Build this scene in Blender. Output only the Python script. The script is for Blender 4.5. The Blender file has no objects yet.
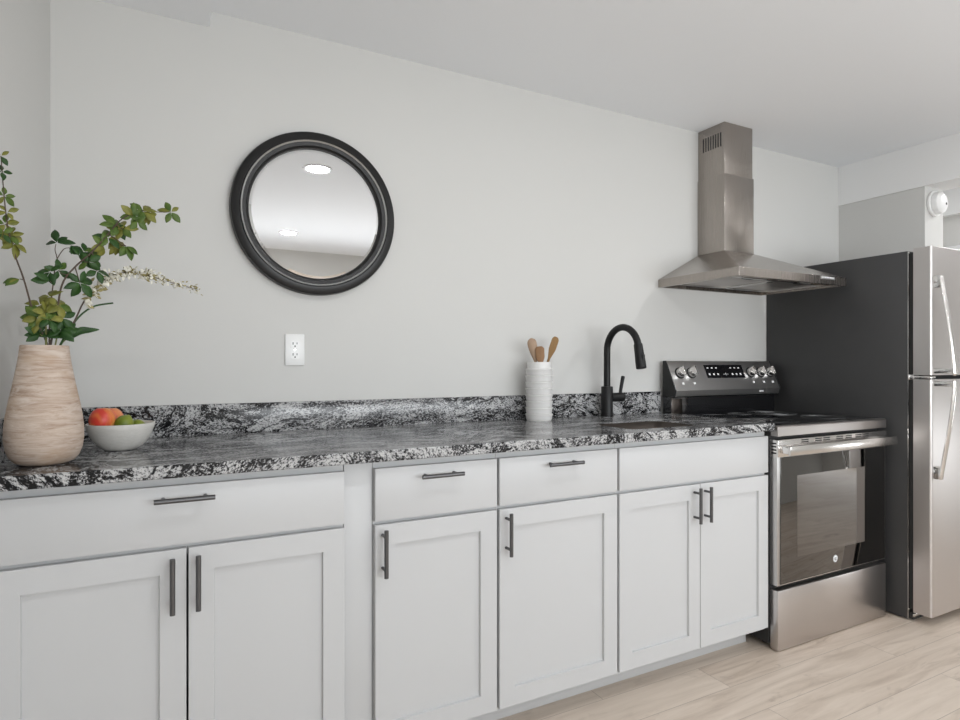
import bpy, bmesh, math, random
from mathutils import Vector, Matrix
PI = math.pi
scene = bpy.context.scene
COL = scene.collection

# ------------------------------------------------------------------ camera, world, light, exposure
cam_d = bpy.data.cameras.new('camera')
cam_d.sensor_fit = 'HORIZONTAL'; cam_d.sensor_width = 36.0
cam_d.lens = 608.0 / 960.0 * 36.0
cam_d.shift_y = 4.0 / 960.0
cam_d.clip_start = 0.05
cam = bpy.data.objects.new('camera', cam_d); COL.objects.link(cam)
cam.location = (0.0, -2.2344, 1.1499)
cam.rotation_euler = (PI / 2, 0.0, -0.487)
scene.camera = cam

scene.view_settings.view_transform = 'Standard'
scene.view_settings.look = 'None'
scene.view_settings.gamma = 1.0
scene.view_settings.use_curve_mapping = False
scene.view_settings.exposure = -0.16

world = bpy.data.worlds.new('world'); scene.world = world
world.use_nodes = True
world.node_tree.nodes['Background'].inputs[0].default_value = (0.90, 0.95, 1.0, 1)
world.node_tree.nodes['Background'].inputs[1].default_value = 1.0

LAMP_E = 175.0          # radiance of the recessed ceiling lights
WCOL = (.93, .97, 1.0)
def fill_light(name, loc, rot, sx, sy, power, col=(1.0, 0.98, 0.96), spread=180):
    d = bpy.data.lights.new(name, 'AREA'); d.shape = 'RECTANGLE'; d.size = sx; d.size_y = sy
    d.energy = power; d.color = col; d.spread = math.radians(spread)
    o = bpy.data.objects.new(name, d); COL.objects.link(o); o.location = loc; o.rotation_euler = rot
    return o
# unseen fill lights added at the rear and left walls behind the camera
DN = math.radians(16)     # downward tilt of the added rear and left fills
PW = dict(back=6, left=40, back_low=42, side_low=28)
fill_light('rear_fill', (1.9, -4.29, 1.25), (PI / 2 - DN, 0, 0), 4.0, 1.4, PW['back'], WCOL)
fill_light('left_fill', (-.750, -3.35, .95), (PI / 2 - DN, 0, -PI / 2 - .149), 1.3, 1.6, PW['left'], (1.0, .985, .96), 125)
# upward fills added at the rear and far side walls to brighten the ceiling
fill_light('rear_up_fill', (1.9, -4.27, 1.22), (PI / 2 + math.radians(8), 0, 0), 4.0, .78, PW['back_low'], WCOL, 122)

fill_light('side_up_fill', (6.95, -2.4, .30), (PI / 2 + math.radians(15), 0, PI / 2), 3.0, .4, PW['side_low'], WCOL)

# ------------------------------------------------------------------ materials
def new_mat(name, col=(.8, .8, .8), rough=.5, metal=0.0, spec=0.5, coat=0.0):
    m = bpy.data.materials.new(name); m.use_nodes = True
    b = m.node_tree.nodes['Principled BSDF']
    b.inputs['Base Color'].default_value = (*col, 1)
    b.inputs['Roughness'].default_value = rough
    b.inputs['Metallic'].default_value = metal
    b.inputs['Specular IOR Level'].default_value = spec
    if coat: b.inputs['Coat Weight'].default_value = coat; b.inputs['Coat Roughness'].default_value = .05
    return m
class NT:
    def __init__(s, m): s.t = m.node_tree; s.b = s.t.nodes['Principled BSDF']
    def n(s, typ, **kw):
        nd = s.t.nodes.new(typ)
        for k, v in kw.items():
            if k in nd.inputs: nd.inputs[k].default_value = v
            else: setattr(nd, k, v)
        return nd
    def l(s, a, b): s.t.links.new(a, b)
    def coords(s, scale=(1, 1, 1), rot=(0, 0, 0)):
        tc = s.n('ShaderNodeTexCoord'); mp = s.n('ShaderNodeMapping')
        mp.inputs['Scale'].default_value = scale; mp.inputs['Rotation'].default_value = rot
        s.l(tc.outputs['Object'], mp.inputs['Vector']); return mp.outputs['Vector']
    def noise(s, vec, scale, detail=4, rough=.5, dist=0.0):
        nd = s.n('ShaderNodeTexNoise'); nd.inputs['Scale'].default_value = scale; nd.inputs['Detail'].default_value = detail
        nd.inputs['Roughness'].default_value = rough; nd.inputs['Distortion'].default_value = dist
        s.l(vec, nd.inputs['Vector']); return nd
    def ramp(s, fac, stops, interp='LINEAR'):
        r = s.n('ShaderNodeValToRGB'); r.color_ramp.interpolation = interp
        e = r.color_ramp.elements
        while len(e) < len(stops): e.new(.5)
        for i, (p, c) in enumerate(stops): e[i].position = p; e[i].color = (*c, 1) if len(c) == 3 else c
        s.l(fac, r.inputs['Fac']); return r.outputs['Color']
    def math(s, op, a, b=None):
        m = s.n('ShaderNodeMath', operation=op)
        for i, x in enumerate((a, b)):
            if x is None: continue
            if isinstance(x, (int, float)): m.inputs[i].default_value = x
            else: s.l(x, m.inputs[i])
        return m.outputs[0]
    def mix(s, fac, a, b, mode='MIX'):
        m = s.n('ShaderNodeMix', data_type='RGBA', blend_type=mode)
        for sock, x in ((m.inputs[0], fac), (m.inputs[6], a), (m.inputs[7], b)):
            if isinstance(x, (int, float)): sock.default_value = x
            elif isinstance(x, tuple): sock.default_value = (*x, 1)
            else: s.l(x, sock)
        return m.outputs[2]
    def bump(s, h, strength=.2, dist=.001):
        b = s.n('ShaderNodeBump'); b.inputs['Strength'].default_value = strength; b.inputs['Distance'].default_value = dist
        s.l(h, b.inputs['Height']); s.l(b.outputs[0], s.b.inputs['Normal'])
    def base(s, c): s.l(c, s.b.inputs['Base Color'])

def paint(name, col, rough=.6, bump=.05):
    m = new_mat(name, col, rough, spec=.3); t = NT(m)
    v = t.coords(); t.bump(t.noise(v, 220, 3).outputs['Fac'], bump, .0006); return m
M = {}
M['wall'] = paint('warm_grey_wall_paint', (.625, .620, .600), .75)
M['ceiling'] = paint('white_ceiling_paint', (.87, .885, .905), .85)
M['beam'] = paint('white_beam_paint', (.84, .84, .835), .8)
M['white'] = paint('white_cabinet_paint', (.55, .555, .56), .38, .02)
M['trim'] = paint('white_trim_paint', (.82, .82, .82), .5, .02)
M['black'] = new_mat('matte_black_metal', (.006, .006, .0065), .45, .0, .35)
M['handle'] = new_mat('gunmetal_pull', (.13, .13, .133), .33, .9)
M['dark'] = new_mat('dark_gap', (.012, .012, .012), .6)
M['black_gloss'] = new_mat('black_glass', (.006, .006, .007), .06, 0, .5, .3)
M['plastic'] = new_mat('white_plastic', (.82, .82, .81), .3)
M['rubber'] = new_mat('black_rubber', (.02, .02, .02), .7)
M['mirror'] = new_mat('silvered_mirror', (.79, .795, .80), .012, 1.0)
M['chrome'] = new_mat('chrome', (.80, .79, .78), .14, 1.0)
M['print'] = new_mat('white_print', (.85, .85, .85), .5)
M['mframe'] = new_mat('black_lacquer_frame', (.009, .0085, .0085), .36, 0, .4)
M['oven_window'] = new_mat('oven_window_glass', (.235, .228, .222), .035, 1.0)
M['oven_glass'] = new_mat('tinted_mirror_oven_glass', (.185, .18, .175), .03, 1.0)
M['ring'] = new_mat('burner_marking', (.10, .10, .10), .25)
M['mfillet'] = new_mat('silver_fillet', (.55, .55, .54), .3, .9)

def steel(name, col, rough, axis='z', amt=.025):
    m = new_mat(name, col, rough, 1.0); t = NT(m)
    sc = {'z': (700, 700, 4), 'x': (4, 700, 700), 'y': (700, 4, 700)}[axis]
    nz = t.noise(t.coords(sc), 1.0, 3, .6).outputs['Fac']
    t.base(t.mix(nz, tuple(c * (1 - amt) for c in col), tuple(min(1, c * (1 + amt)) for c in col)))
    t.l(t.math('ADD', t.math('MULTIPLY', nz, .04), rough - .02), t.b.inputs['Roughness'])
    t.bump(nz, .015, .0003); return m
M['steel_fridge'] = steel('brushed_steel_fridge', (.62, .595, .585), .36, 'z')
M['steel_range'] = steel('brushed_steel_range', (.62, .595, .585), .30, 'x')
M['steel_trim'] = steel('brushed_steel_trim', (.42, .395, .38), .34, 'x')
M['steel_handle'] = steel('bright_steel', (.76, .74, .72), .22, 'x')
M['steel_hood'] = steel('brushed_steel_hood', (.40, .365, .335), .27, 'z')
M['steel_sink'] = steel('satin_steel_sink', (.50, .47, .45), .3, 'x')
M['steel_basin'] = steel('dark_satin_sink', (.115, .10, .09), .32, 'x')
M['steel_dark'] = steel('dark_steel_panel', (.60, .59, .58), .34, 'x')
M['filter'] = steel('hood_filter_mesh', (.42, .39, .37), .4, 'y')

def fridge_side():
    m = new_mat('charcoal_textured_side', (.040, .040, .041), .45); t = NT(m)
    v = t.coords(); t.bump(t.noise(v, 420, 2).outputs['Fac'], .22, .0008)
    n = t.noise(v, 6, 3).outputs['Fac']; t.base(t.mix(n, (.036, .036, .037), (.046, .046, .047))); return m
M['fridge_side'] = fridge_side()

def granite():
    m = new_mat('grey_swirl_granite', (.4, .4, .4), .17, spec=.4); t = NT(m)
    v = t.coords()
    w = t.noise(v, 1.7, 2, .45).outputs['Color']
    sub = t.n('ShaderNodeVectorMath', operation='SUBTRACT'); t.l(w, sub.inputs[0]); sub.inputs[1].default_value = (.5, .5, .5)
    scl = t.n('ShaderNodeVectorMath', operation='SCALE'); t.l(sub.outputs[0], scl.inputs[0]); scl.inputs['Scale'].default_value = .40
    add = t.n('ShaderNodeVectorMath', operation='ADD'); t.l(v, add.inputs[0]); t.l(scl.outputs[0], add.inputs[1])
    def flow(scale, detail, rough, dist=0.0):
        mp = t.n('ShaderNodeMapping'); mp.inputs['Rotation'].default_value = (.25, -.55, .2); mp.inputs['Scale'].default_value = scale
        t.l(add.outputs[0], mp.inputs['Vector']); return t.noise(mp.outputs[0], 1.0, detail, rough, dist).outputs['Fac']
    bands = flow((2.6, 9, 9), 4, .6, .4)
    veins = flow((4.2, 15, 15), 3, .55, .3)
    grain = flow((130, 210, 210), 3, .75)
    fine = t.noise(v, 260, 3, .7).outputs['Fac']
    scl2 = t.n('ShaderNodeVectorMath', operation='SCALE'); t.l(sub.outputs[0], scl2.inputs[0]); scl2.inputs['Scale'].default_value = .85
    add2 = t.n('ShaderNodeVectorMath', operation='ADD'); t.l(v, add2.inputs[0]); t.l(scl2.outputs[0], add2.inputs[1])
    mpv = t.n('ShaderNodeMapping'); mpv.inputs['Rotation'].default_value = (.3, -.75, .2); mpv.inputs['Scale'].default_value = (4, 19, 19)
    t.l(add2.outputs[0], mpv.inputs['Vector'])
    sw = t.math('ABSOLUTE', t.math('SUBTRACT', t.noise(mpv.outputs[0], 1.0, 3, .6, .25).outputs['Fac'], .5))
    sweep = t.math('MINIMUM', t.math('MULTIPLY', sw, 17.0), 1.0)
    mask = t.ramp(t.noise(v, 1.9, 1, .4).outputs['Fac'], [(.40, (0, 0, 0)), (.52, (1, 1, 1))])
    vein = t.math('MULTIPLY', t.math('ABSOLUTE', t.math('SUBTRACT', veins, .5)), 9.0)
    vein = t.math('MINIMUM', vein, 1.0)
    s = t.math('ADD', t.math('MULTIPLY', t.math('SUBTRACT', bands, .5), .30), t.math('MULTIPLY', t.math('SUBTRACT', grain, .115), 1.3))
    s = t.math('ADD', s, t.math('MULTIPLY', t.math('SUBTRACT', vein, .75), .14))
    s = t.math('ADD', s, t.math('MULTIPLY', t.math('SUBTRACT', fine, .5), .35))
    s = t.math('ADD', s, t.math('MULTIPLY', t.math('MULTIPLY', t.math('SUBTRACT', sweep, .78), mask), .25))
    c = t.ramp(s, [(.36, (.006, .006, .007)), (.41, (.025, .025, .027)), (.45, (.15, .15, .154)), (.51, (.31, .31, .314)), (.64, (.50, .50, .497))])
    t.base(c); return m
M['granite'] = granite()

def floor_mat():
    m = new_mat('light_oak_plank_floor', (.5, .42, .35), .42); t = NT(m)
    tc = t.n('ShaderNodeTexCoord'); mp = t.n('ShaderNodeMapping'); mp.inputs['Location'].default_value = (-.580, -.0100, 0)
    t.l(tc.outputs['Object'], mp.inputs['Vector']); v = mp.outputs[0]
    br = t.n('ShaderNodeTexBrick'); t.l(v, br.inputs['Vector'])
    br.offset = .37; br.inputs['Scale'].default_value = 1.0
    br.inputs['Brick Width'].default_value = 1.22; br.inputs['Row Height'].default_value = .15
    br.inputs['Mortar Size'].default_value = .0012; br.inputs['Mortar Smooth'].default_value = .1
    br.inputs['Color1'].default_value = (0, 0, 0, 1); br.inputs['Color2'].default_value = (1, 1, 1, 1); br.inputs['Mortar'].default_value = (.5, .5, .5, 1)
    bw = t.n('ShaderNodeSeparateColor'); t.l(br.outputs['Color'], bw.inputs[0]); pl = bw.outputs[0]
    off = t.n('ShaderNodeCombineXYZ'); t.l(t.math('MULTIPLY', pl, 9.0), off.inputs[2]); t.l(t.math('MULTIPLY', pl, 3.0), off.inputs[0])
    va = t.n('ShaderNodeVectorMath', operation='ADD'); t.l(v, va.inputs[0]); t.l(off.outputs[0], va.inputs[1])
    m1 = t.n('ShaderNodeMapping'); m1.inputs['Scale'].default_value = (1.6, 16, 1); t.l(va.outputs[0], m1.inputs['Vector'])
    g = t.noise(m1.outputs[0], 1.4, 6, .62, .8).outputs['Fac']
    m2 = t.n('ShaderNodeMapping'); m2.inputs['Scale'].default_value = (5, 130, 1); t.l(va.outputs[0], m2.inputs['Vector'])
    gf = t.noise(m2.outputs[0], 1.0, 3, .6).outputs['Fac']
    m3 = t.n('ShaderNodeMapping'); m3.inputs['Scale'].default_value = (3.0, 9, 1); t.l(va.outputs[0], m3.inputs['Vector'])
    kn = t.noise(m3.outputs[0], 1.6, 4, .6, 1.2).outputs['Fac']
    c = t.ramp(g, [(.30, (.36, .28, .215)), (.47, (.54, .45, .37)), (.66, (.66, .57, .485))])
    c = t.mix(t.math('MULTIPLY', gf, .45), c, (.50, .41, .335))
    c = t.mix(t.ramp(kn, [(.60, (0, 0, 0)), (.76, (.8, .8, .8))]), c, (.27, .205, .155))
    c = t.mix(t.math('MULTIPLY', pl, .55), c, (.68, .595, .51))
    c = t.mix(t.math('MULTIPLY', br.outputs['Fac'], .55), c, (.20, .16, .13))
    t.base(c)
    t.bump(t.math('SUBTRACT', t.math('MULTIPLY', gf, .2), br.outputs['Fac']), .25, .0008); return m
M['floor'] = floor_mat()

def vase_wood():
    m = new_mat('whitewashed_wood', (.6, .5, .42), .75, spec=.25); t = NT(m)
    a = t.noise(t.coords((11, 11, 80), (.10, .14, 0)), 1.0, 6, .70, .9).outputs['Fac']
    b = t.noise(t.coords((16, 16, 60), (.1, -.06, 0)), 1.0, 4, .6, .8).outputs['Fac']
    p = t.noise(t.coords((9, 9, 14)), 1.0, 3, .5).outputs['Fac']
    c = t.ramp(a, [(.28, (.30, .205, .145)), (.43, (.46, .355, .285)), (.56, (.545, .445, .37)), (.74, (.63, .545, .47))])
    c = t.mix(t.ramp(b, [(.56, (0, 0, 0)), (.70, (.6, .6, .6))]), c, (.66, .59, .53))
    c = t.mix(t.ramp(p, [(.54, (0, 0, 0)), (.70, (.65, .65, .65))]), c, (.42, .285, .185))
    t.base(c); t.bump(a, .5, .0015); return m
M['vase'] = vase_wood()
M['vase_in'] = new_mat('vase_hollow', (.25, .19, .15), .8)

def stoneware(name, col, amt=.08, scale=40, bump=.3):
    m = new_mat(name, col, .55, spec=.35); t = NT(m)
    n = t.noise(t.coords((1, 1, 3)), scale, 4, .6).outputs['Fac']
    t.base(t.mix(n, tuple(c * (1 - amt) for c in col), tuple(min(1, c * (1 + amt)) for c in col))); t.bump(n, bump, .001); return m
M['bowl'] = stoneware('speckled_white_stoneware', (.62, .605, .57), .12, 60, .9)
M['crock'] = stoneware('white_glazed_ceramic', (.73, .72, .705), .03, 12, .1)
M['crock'].node_tree.nodes['Principled BSDF'].inputs['Roughness'].default_value = .28

def fruit(name, c1, c2, c3, rough=.38, scale=15):
    m = new_mat(name, c1, rough); t = NT(m)
    v = t.coords(); n = t.noise(v, scale, 3, .55, .5).outputs['Fac']
    t.base(t.ramp(n, [(.40, c1), (.50, c2), (.62, c3)])); t.bump(t.noise(v, 300, 2).outputs['Fac'], .1, .0005); return m
M['apple'] = fruit('red_orange_skin', (.60, .05, .03), (.68, .17, .045), (.74, .42, .12))
M['apple2'] = fruit('pink_orange_skin', (.66, .13, .07), (.70, .23, .09), (.74, .38, .14))
M['lime'] = fruit('lime_peel', (.12, .17, .010), (.17, .215, .014), (.24, .27, .03))
M['fruit_stem'] = new_mat('fruit_stem', (.12, .08, .04), .8)

def leaf_mat(name, a, b):
    m = new_mat(name, a, .45, spec=.35); t = NT(m)
    n = t.noise(t.coords(), 38, 3, .6).outputs['Fac']; t.base(t.ramp(n, [(.35, a), (.68, b)])); return m
M['leaf_l'] = leaf_mat('olive_leaf', (.13, .14, .022), (.24, .235, .05))
M['leaf_m'] = leaf_mat('mid_green_leaf', (.05, .10, .014), (.11, .165, .03))
M['leaf_d'] = leaf_mat('deep_green_leaf', (.012, .045, .008), (.032, .085, .016))
M['twig'] = new_mat('brown_twig', (.075, .05, .035), .7)
M['greenstem'] = new_mat('green_stalk', (.17, .18, .05), .6)
M['petal'] = leaf_mat('cream_petal', (.72, .69, .58), (.82, .80, .72))
M['bract'] = leaf_mat('dry_bract', (.20, .17, .06), (.38, .33, .14))

def wood_utensil(name, c1, c2):
    m = new_mat(name, c1, .6, spec=.3); t = NT(m)
    n = t.noise(t.coords((60, 60, 9)), 1.0, 4, .6).outputs['Fac']; t.base(t.mix(n, c1, c2)); return m
M['wood_a'] = wood_utensil('pale_beech', (.34, .23, .155), (.42, .30, .21))
M['wood_b'] = wood_utensil('brown_acacia', (.24, .13, .065), (.32, .185, .095))
M['wood_c'] = wood_utensil('golden_olive_wood', (.22, .12, .045), (.32, .19, .075))

def emissive(name, col, e):
    m = bpy.data.materials.new(name); m.use_nodes = True; nt = m.node_tree
    b = nt.nodes['Principled BSDF']; b.inputs['Base Color'].default_value = (.9, .9, .9, 1)
    b.inputs['Emission Color'].default_value = (*col, 1); b.inputs['Emission Strength'].default_value = e; return m
M['lamp'] = emissive('lamp_diffuser', (.97, .98, 1.0), LAMP_E)
M['digits'] = emissive('display_digits', (.9, .95, 1.0), .9)

# ------------------------------------------------------------------ mesh helpers
def new_bm(): return bmesh.new()
def box(bm, x0, x1, y0, y1, z0, z1, bev=0.0, seg=2):
    mtx = Matrix.Translation(((x0 + x1) / 2, (y0 + y1) / 2, (z0 + z1) / 2)) @ Matrix.Diagonal((abs(x1 - x0), abs(y1 - y0), abs(z1 - z0), 1))
    r = bmesh.ops.create_cube(bm, size=1.0, matrix=mtx)
    if bev:
        es = {e for v in r['verts'] for e in v.link_edges}
        bmesh.ops.bevel(bm, geom=list(es), offset=bev, segments=seg, affect='EDGES', profile=.5)
    return bm
def prism(bm, poly, a, b, axis='x'):
    """extrude polygon: axis x -> poly is (y,z); y -> (x,z); z -> (x,y)"""
    def P(p, t): return {'x': (t, p[0], p[1]), 'y': (p[0], t, p[1]), 'z': (p[0], p[1], t)}[axis]
    va = [bm.verts.new(P(p, a)) for p in poly]; vb = [bm.verts.new(P(p, b)) for p in poly]
    n = len(poly)
    bm.faces.new(va); bm.faces.new(vb[::-1])
    for i in range(n): bm.faces.new((va[i], vb[i], vb[(i + 1) % n], va[(i + 1) % n]))
    bmesh.ops.recalc_face_normals(bm, faces=bm.faces[:]); return bm
def lathe(bm, prof, c=(0, 0, 0), n=48, axis='z', close=False):
    """prof: list of (r, h)"""
    rings = []
    for r, h in prof:
        ring = []
        for i in range(n):
            a = 2 * PI * i / n; x, y = r * math.cos(a), r * math.sin(a)
            p = {'z': (x, y, h), 'y': (x, h, y), 'x': (h, x, y)}[axis]
            ring.append(bm.verts.new((p[0] + c[0], p[1] + c[1], p[2] + c[2])))
        rings.append(ring)
    pairs = list(zip(rings, rings[1:])) + ([(rings[-1], rings[0])] if close else [])
    for a, b in pairs:
        for i in range(n): bm.faces.new((a[i], a[(i + 1) % n], b[(i + 1) % n], b[i]))
    if not close:
        bm.faces.new(rings[0]); bm.faces.new(rings[-1])
    bmesh.ops.recalc_face_normals(bm, faces=bm.faces[:]); return bm
def smooth_path(pts, k=6):
    P = [Vector(p) for p in pts]
    if len(P) < 3: return P
    out = []
    for i in range(len(P) - 1):
        p0, p1, p2, p3 = P[max(i - 1, 0)], P[i], P[i + 1], P[min(i + 2, len(P) - 1)]
        for j in range(k):
            t = j / k
            out.append(.5 * ((2 * p1) + (p2 - p0) * t + (2 * p0 - 5 * p1 + 4 * p2 - p3) * t * t + (3 * p1 - p0 - 3 * p2 + p3) * t ** 3))
    out.append(P[-1]); return out
def tube(bm, pts, r0, r1=None, n=10, flat=1.0, up=None):
    """round tube along points, radius r0 -> r1 (or list)"""
    P = [Vector(p) for p in pts]; m = len(P); rs = r0 if isinstance(r0, list) else [r0 + ((r1 if r1 is not None else r0) - r0) * i / (m - 1) for i in range(m)]
    rings = []; u = Vector(up) if up else None
    for i in range(m):
        t = (P[min(i + 1, m - 1)] - P[max(i - 1, 0)]).normalized()
        if u is None: u = t.orthogonal().normalized()
        s = (u - t * u.dot(t)).normalized(); w = t.cross(s)
        if not up: u = s
        rings.append([bm.verts.new(P[i] + (s * math.cos(2 * PI * j / n) + w * math.sin(2 * PI * j / n) * flat) * rs[i]) for j in range(n)])
    for a, b in zip(rings, rings[1:]):
        for j in range(n): bm.faces.new((a[j], a[(j + 1) % n], b[(j + 1) % n], b[j]))
    bm.faces.new(rings[0]); bm.faces.new(rings[-1])
    bmesh.ops.recalc_face_normals(bm, faces=bm.faces[:]); return bm
def cyl(bm, p, q, r, n=20): return tube(bm, [p, q], r, r, n)
def rrect(x0, x1, y0, y1, r, k=5):
    out = []
    for cx, cy, a0 in ((x1 - r, y1 - r, 0), (x0 + r, y1 - r, 90), (x0 + r, y0 + r, 180), (x1 - r, y0 + r, 270)):
        for i in range(k + 1):
            a = math.radians(a0 + 90 * i / k); out.append((cx + r * math.cos(a), cy + r * math.sin(a)))
    return out
def obj(name, bm, m, parent=None, bev=0.0, smooth=True, ang=35):
    me = bpy.data.meshes.new(name)
    if parent is not None:
        o_ = Vector((0, 0, 0)); p = parent
        while p is not None: o_ += p.location; p = p.parent
        bmesh.ops.translate(bm, verts=bm.verts[:], vec=-o_)
    bm.to_mesh(me); bm.free()
    me.materials.append(M[m] if isinstance(m, str) else m)
    if smooth:
        me.shade_smooth()
        me.set_sharp_from_angle(angle=math.radians(ang))
    o = bpy.data.objects.new(name, me); COL.objects.link(o)
    if parent is not None: o.parent = parent
    if bev:
        b = o.modifiers.new('bevel', 'BEVEL'); b.width = bev; b.segments = 2; b.limit_method = 'ANGLE'; b.angle_limit = math.radians(40)
    return o
def thing(name, label, cat, loc, group=None):
    o = bpy.data.objects.new(name, None); COL.objects.link(o); o.location = loc; o.empty_display_size = .05
    return tag(o, label, cat, group)
def tag(o, label, cat, group=None):
    o['label'] = label; o['category'] = cat
    if group: o['group'] = group
    return o
def struct(name, bm, m, **kw):
    o = obj(name, bm, m, **kw); o['kind'] = 'structure'; return o
def bx(*a, **k): return box(new_bm(), *a, **k)
def copy_tree(o, loc):
    c = o.copy(); COL.objects.link(c); c.location = loc
    for ch in o.children:
        d = ch.copy(); COL.objects.link(d); d.parent = c
        for g in ch.children:
            e = g.copy(); COL.objects.link(e); e.parent = d
    return c

# ------------------------------------------------------------------ the room
CE = 2.3375
YB = -4.34
XE = 7.0
struct('floor', bx(-1.2, XE + .1, YB - .1, .1, -.1, 0), 'floor')
struct('ceiling', bx(-1.2, XE + .1, YB - .1, .1, CE, CE + .1), 'ceiling')
struct('wall_back', bx(-.6, XE + .1, 0, .1, 0, CE), 'wall')
bm = new_bm(); prism(bm, [(-.288, 0), (-.288 + .15 * YB, YB), (-1.2, YB), (-1.2, 0)], 0, CE, 'z'); struct('wall_left', bm, 'wall')
struct('wall_right', bx(3.639, 3.824, -.467, -.0005, 0, CE - .0005), 'wall')
bm = new_bm()
for a in ((-1.2, -.2, 0, CE), (4.0, XE, 0, CE), (-.2, 4.0, 0, .5), (-.2, 4.0, 2.0, CE)): box(bm, a[0], a[1], YB - .1, YB, a[2], a[3])
struct('wall_front', bm, 'wall')
bm = new_bm()
for x0, x1, z0, z1 in ((-.2, 4.0, .5, .54), (-.2, 4.0, 1.96, 2.0), (-.2, -.16, .54, 1.96), (3.96, 4.0, .54, 1.96), (1.2, 1.24, .54, 1.96), (2.56, 2.60, .54, 1.96)): box(bm, x0, x1, YB - .07, YB + .015, z0, z1)
struct('added_window_1', bm, 'trim')  # unseen window added in the rear wall to frame the fill light
struct('wall_side', bx(XE, XE + .1, YB, 0, 0, CE), 'wall')
bm = new_bm()
for a in ((-.7, .7, -1.20, -1.16), (-.7, .7, .56, .60), (-.7, -.65, -1.16, .56), (.65, .7, -1.16, .56), (-.02, .02, -1.16, .56)): box(bm, -.02, .012, a[0], a[1], a[2], a[3])
bmesh.ops.rotate(bm, verts=bm.verts[:], cent=(0, 0, 0), matrix=Matrix.Rotation(-.149, 3, 'Z')); bmesh.ops.translate(bm, verts=bm.verts[:], vec=(-.288 - .15 * 3.35 + .004, -3.35, 1.25))
struct('added_window_2', bm, 'trim')  # unseen frame added on the left wall around its fill light
struct('wall_far', bx(4.75, 4.85, -1.7, -.0005, 0, CE - .0005), 'wall')
# dropped ceiling strip over the left corner, ceiling beam over the end wall, and the beam on the wall beyond
bm = new_bm(); prism(bm, [(-.288 + .0005, -.0005), (.152, -.0005), (.152, YB + .001), (-.288 + .15 * YB, YB + .001)], 2.2835, CE - .0005, 'z'); struct('trim_1', bm, 'ceiling')
struct('trim_2', bx(3.632, 3.83, YB + .001, -.0005, 2.1055, CE - .0003), 'beam')
struct('trim_3', bx(4.70, 4.7495, -1.7, -.0008, 2.153, CE - .0006), 'beam')
struct('door_1', bx(4.725, 4.7495, -1.02, -.03, .001, 1.944, bev=.004), 'trim')

# recessed ceiling lights
def ceiling_light(x, y, label):
    t = thing('ceiling_light', label, 'ceiling light', (x, y, CE), 'recessed lights in the ceiling')
    obj('trim_ring', lathe(new_bm(), [(.068, -.001), (.088, -.001), (.086, -.006), (.074, -.008), (.068, -.005)], (x, y, CE), 40, close=True), 'trim', t)
    obj('diffuser', lathe(new_bm(), [(.0675, -.0012), (.0675, -.004), (.05, -.0045)], (x, y, CE), 40), 'lamp', t)
    return t
ceiling_light(.857, -1.535, 'recessed ceiling light seen near the top of the round mirror')
ceiling_light(1.04, -3.465, 'smaller looking recessed light seen lower down in the round mirror')
ceiling_light(2.75, -1.35, 'recessed ceiling light in front of the cooker, outside the picture')
ceiling_light(2.95, -3.465, 'recessed ceiling light by the added rear window, outside the picture')
ceiling_light(4.38, -.85, 'added recessed light brightening the far wall past the ceiling beam')  # unseen lamp added to brighten the far wall and door
ceiling_light(5.6, -2.8, 'recessed ceiling light in the far side room')

# ------------------------------------------------------------------ base cabinets
def shaker(x0, x1, z0, z1, y0=-.600, y1=-.618, rail=.0565, rec=.009):
    bm = new_bm()
    def rect(a, y): return [bm.verts.new(p) for p in ((x0 + a, y, z0 + a), (x1 - a, y, z0 + a), (x1 - a, y, z1 - a), (x0 + a, y, z1 - a))]
    rings = [rect(0, y0), rect(0, y1 + .0012), rect(.0012, y1), rect(rail, y1), rect(rail + .0015, y1 + rec), ]
    for a, b in zip(rings, rings[1:]):
        for i in range(4): bm.faces.new((a[i], a[(i + 1) % 4], b[(i + 1) % 4], b[i]))
    bm.faces.new(rings[-1]); bm.faces.new(rings[0])
    bmesh.ops.recalc_face_normals(bm, faces=bm.faces[:]); return bm
def pull(parent, x, z, vertical, L=.130):
    """bar pull standing off the front on two posts"""
    bm = new_bm(); yb = -.650; h = L / 2
    a, b = ((x, yb, z - h), (x, yb, z + h)) if vertical else ((x - h, yb, z), (x + h, yb, z))
    cyl(bm, a, b, .006, 16)
    for s in (-.7, .7):
        px, pz = (x, z + s * h) if vertical else (x + s * h, z)
        cyl(bm, (px, -.6181, pz), (px, yb, pz), .0045, 12)
    return obj('handle', bm, 'handle', parent)
ZD0, ZD1, ZR0, ZR1 = .0915, .7035, .7145, .8605
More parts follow.
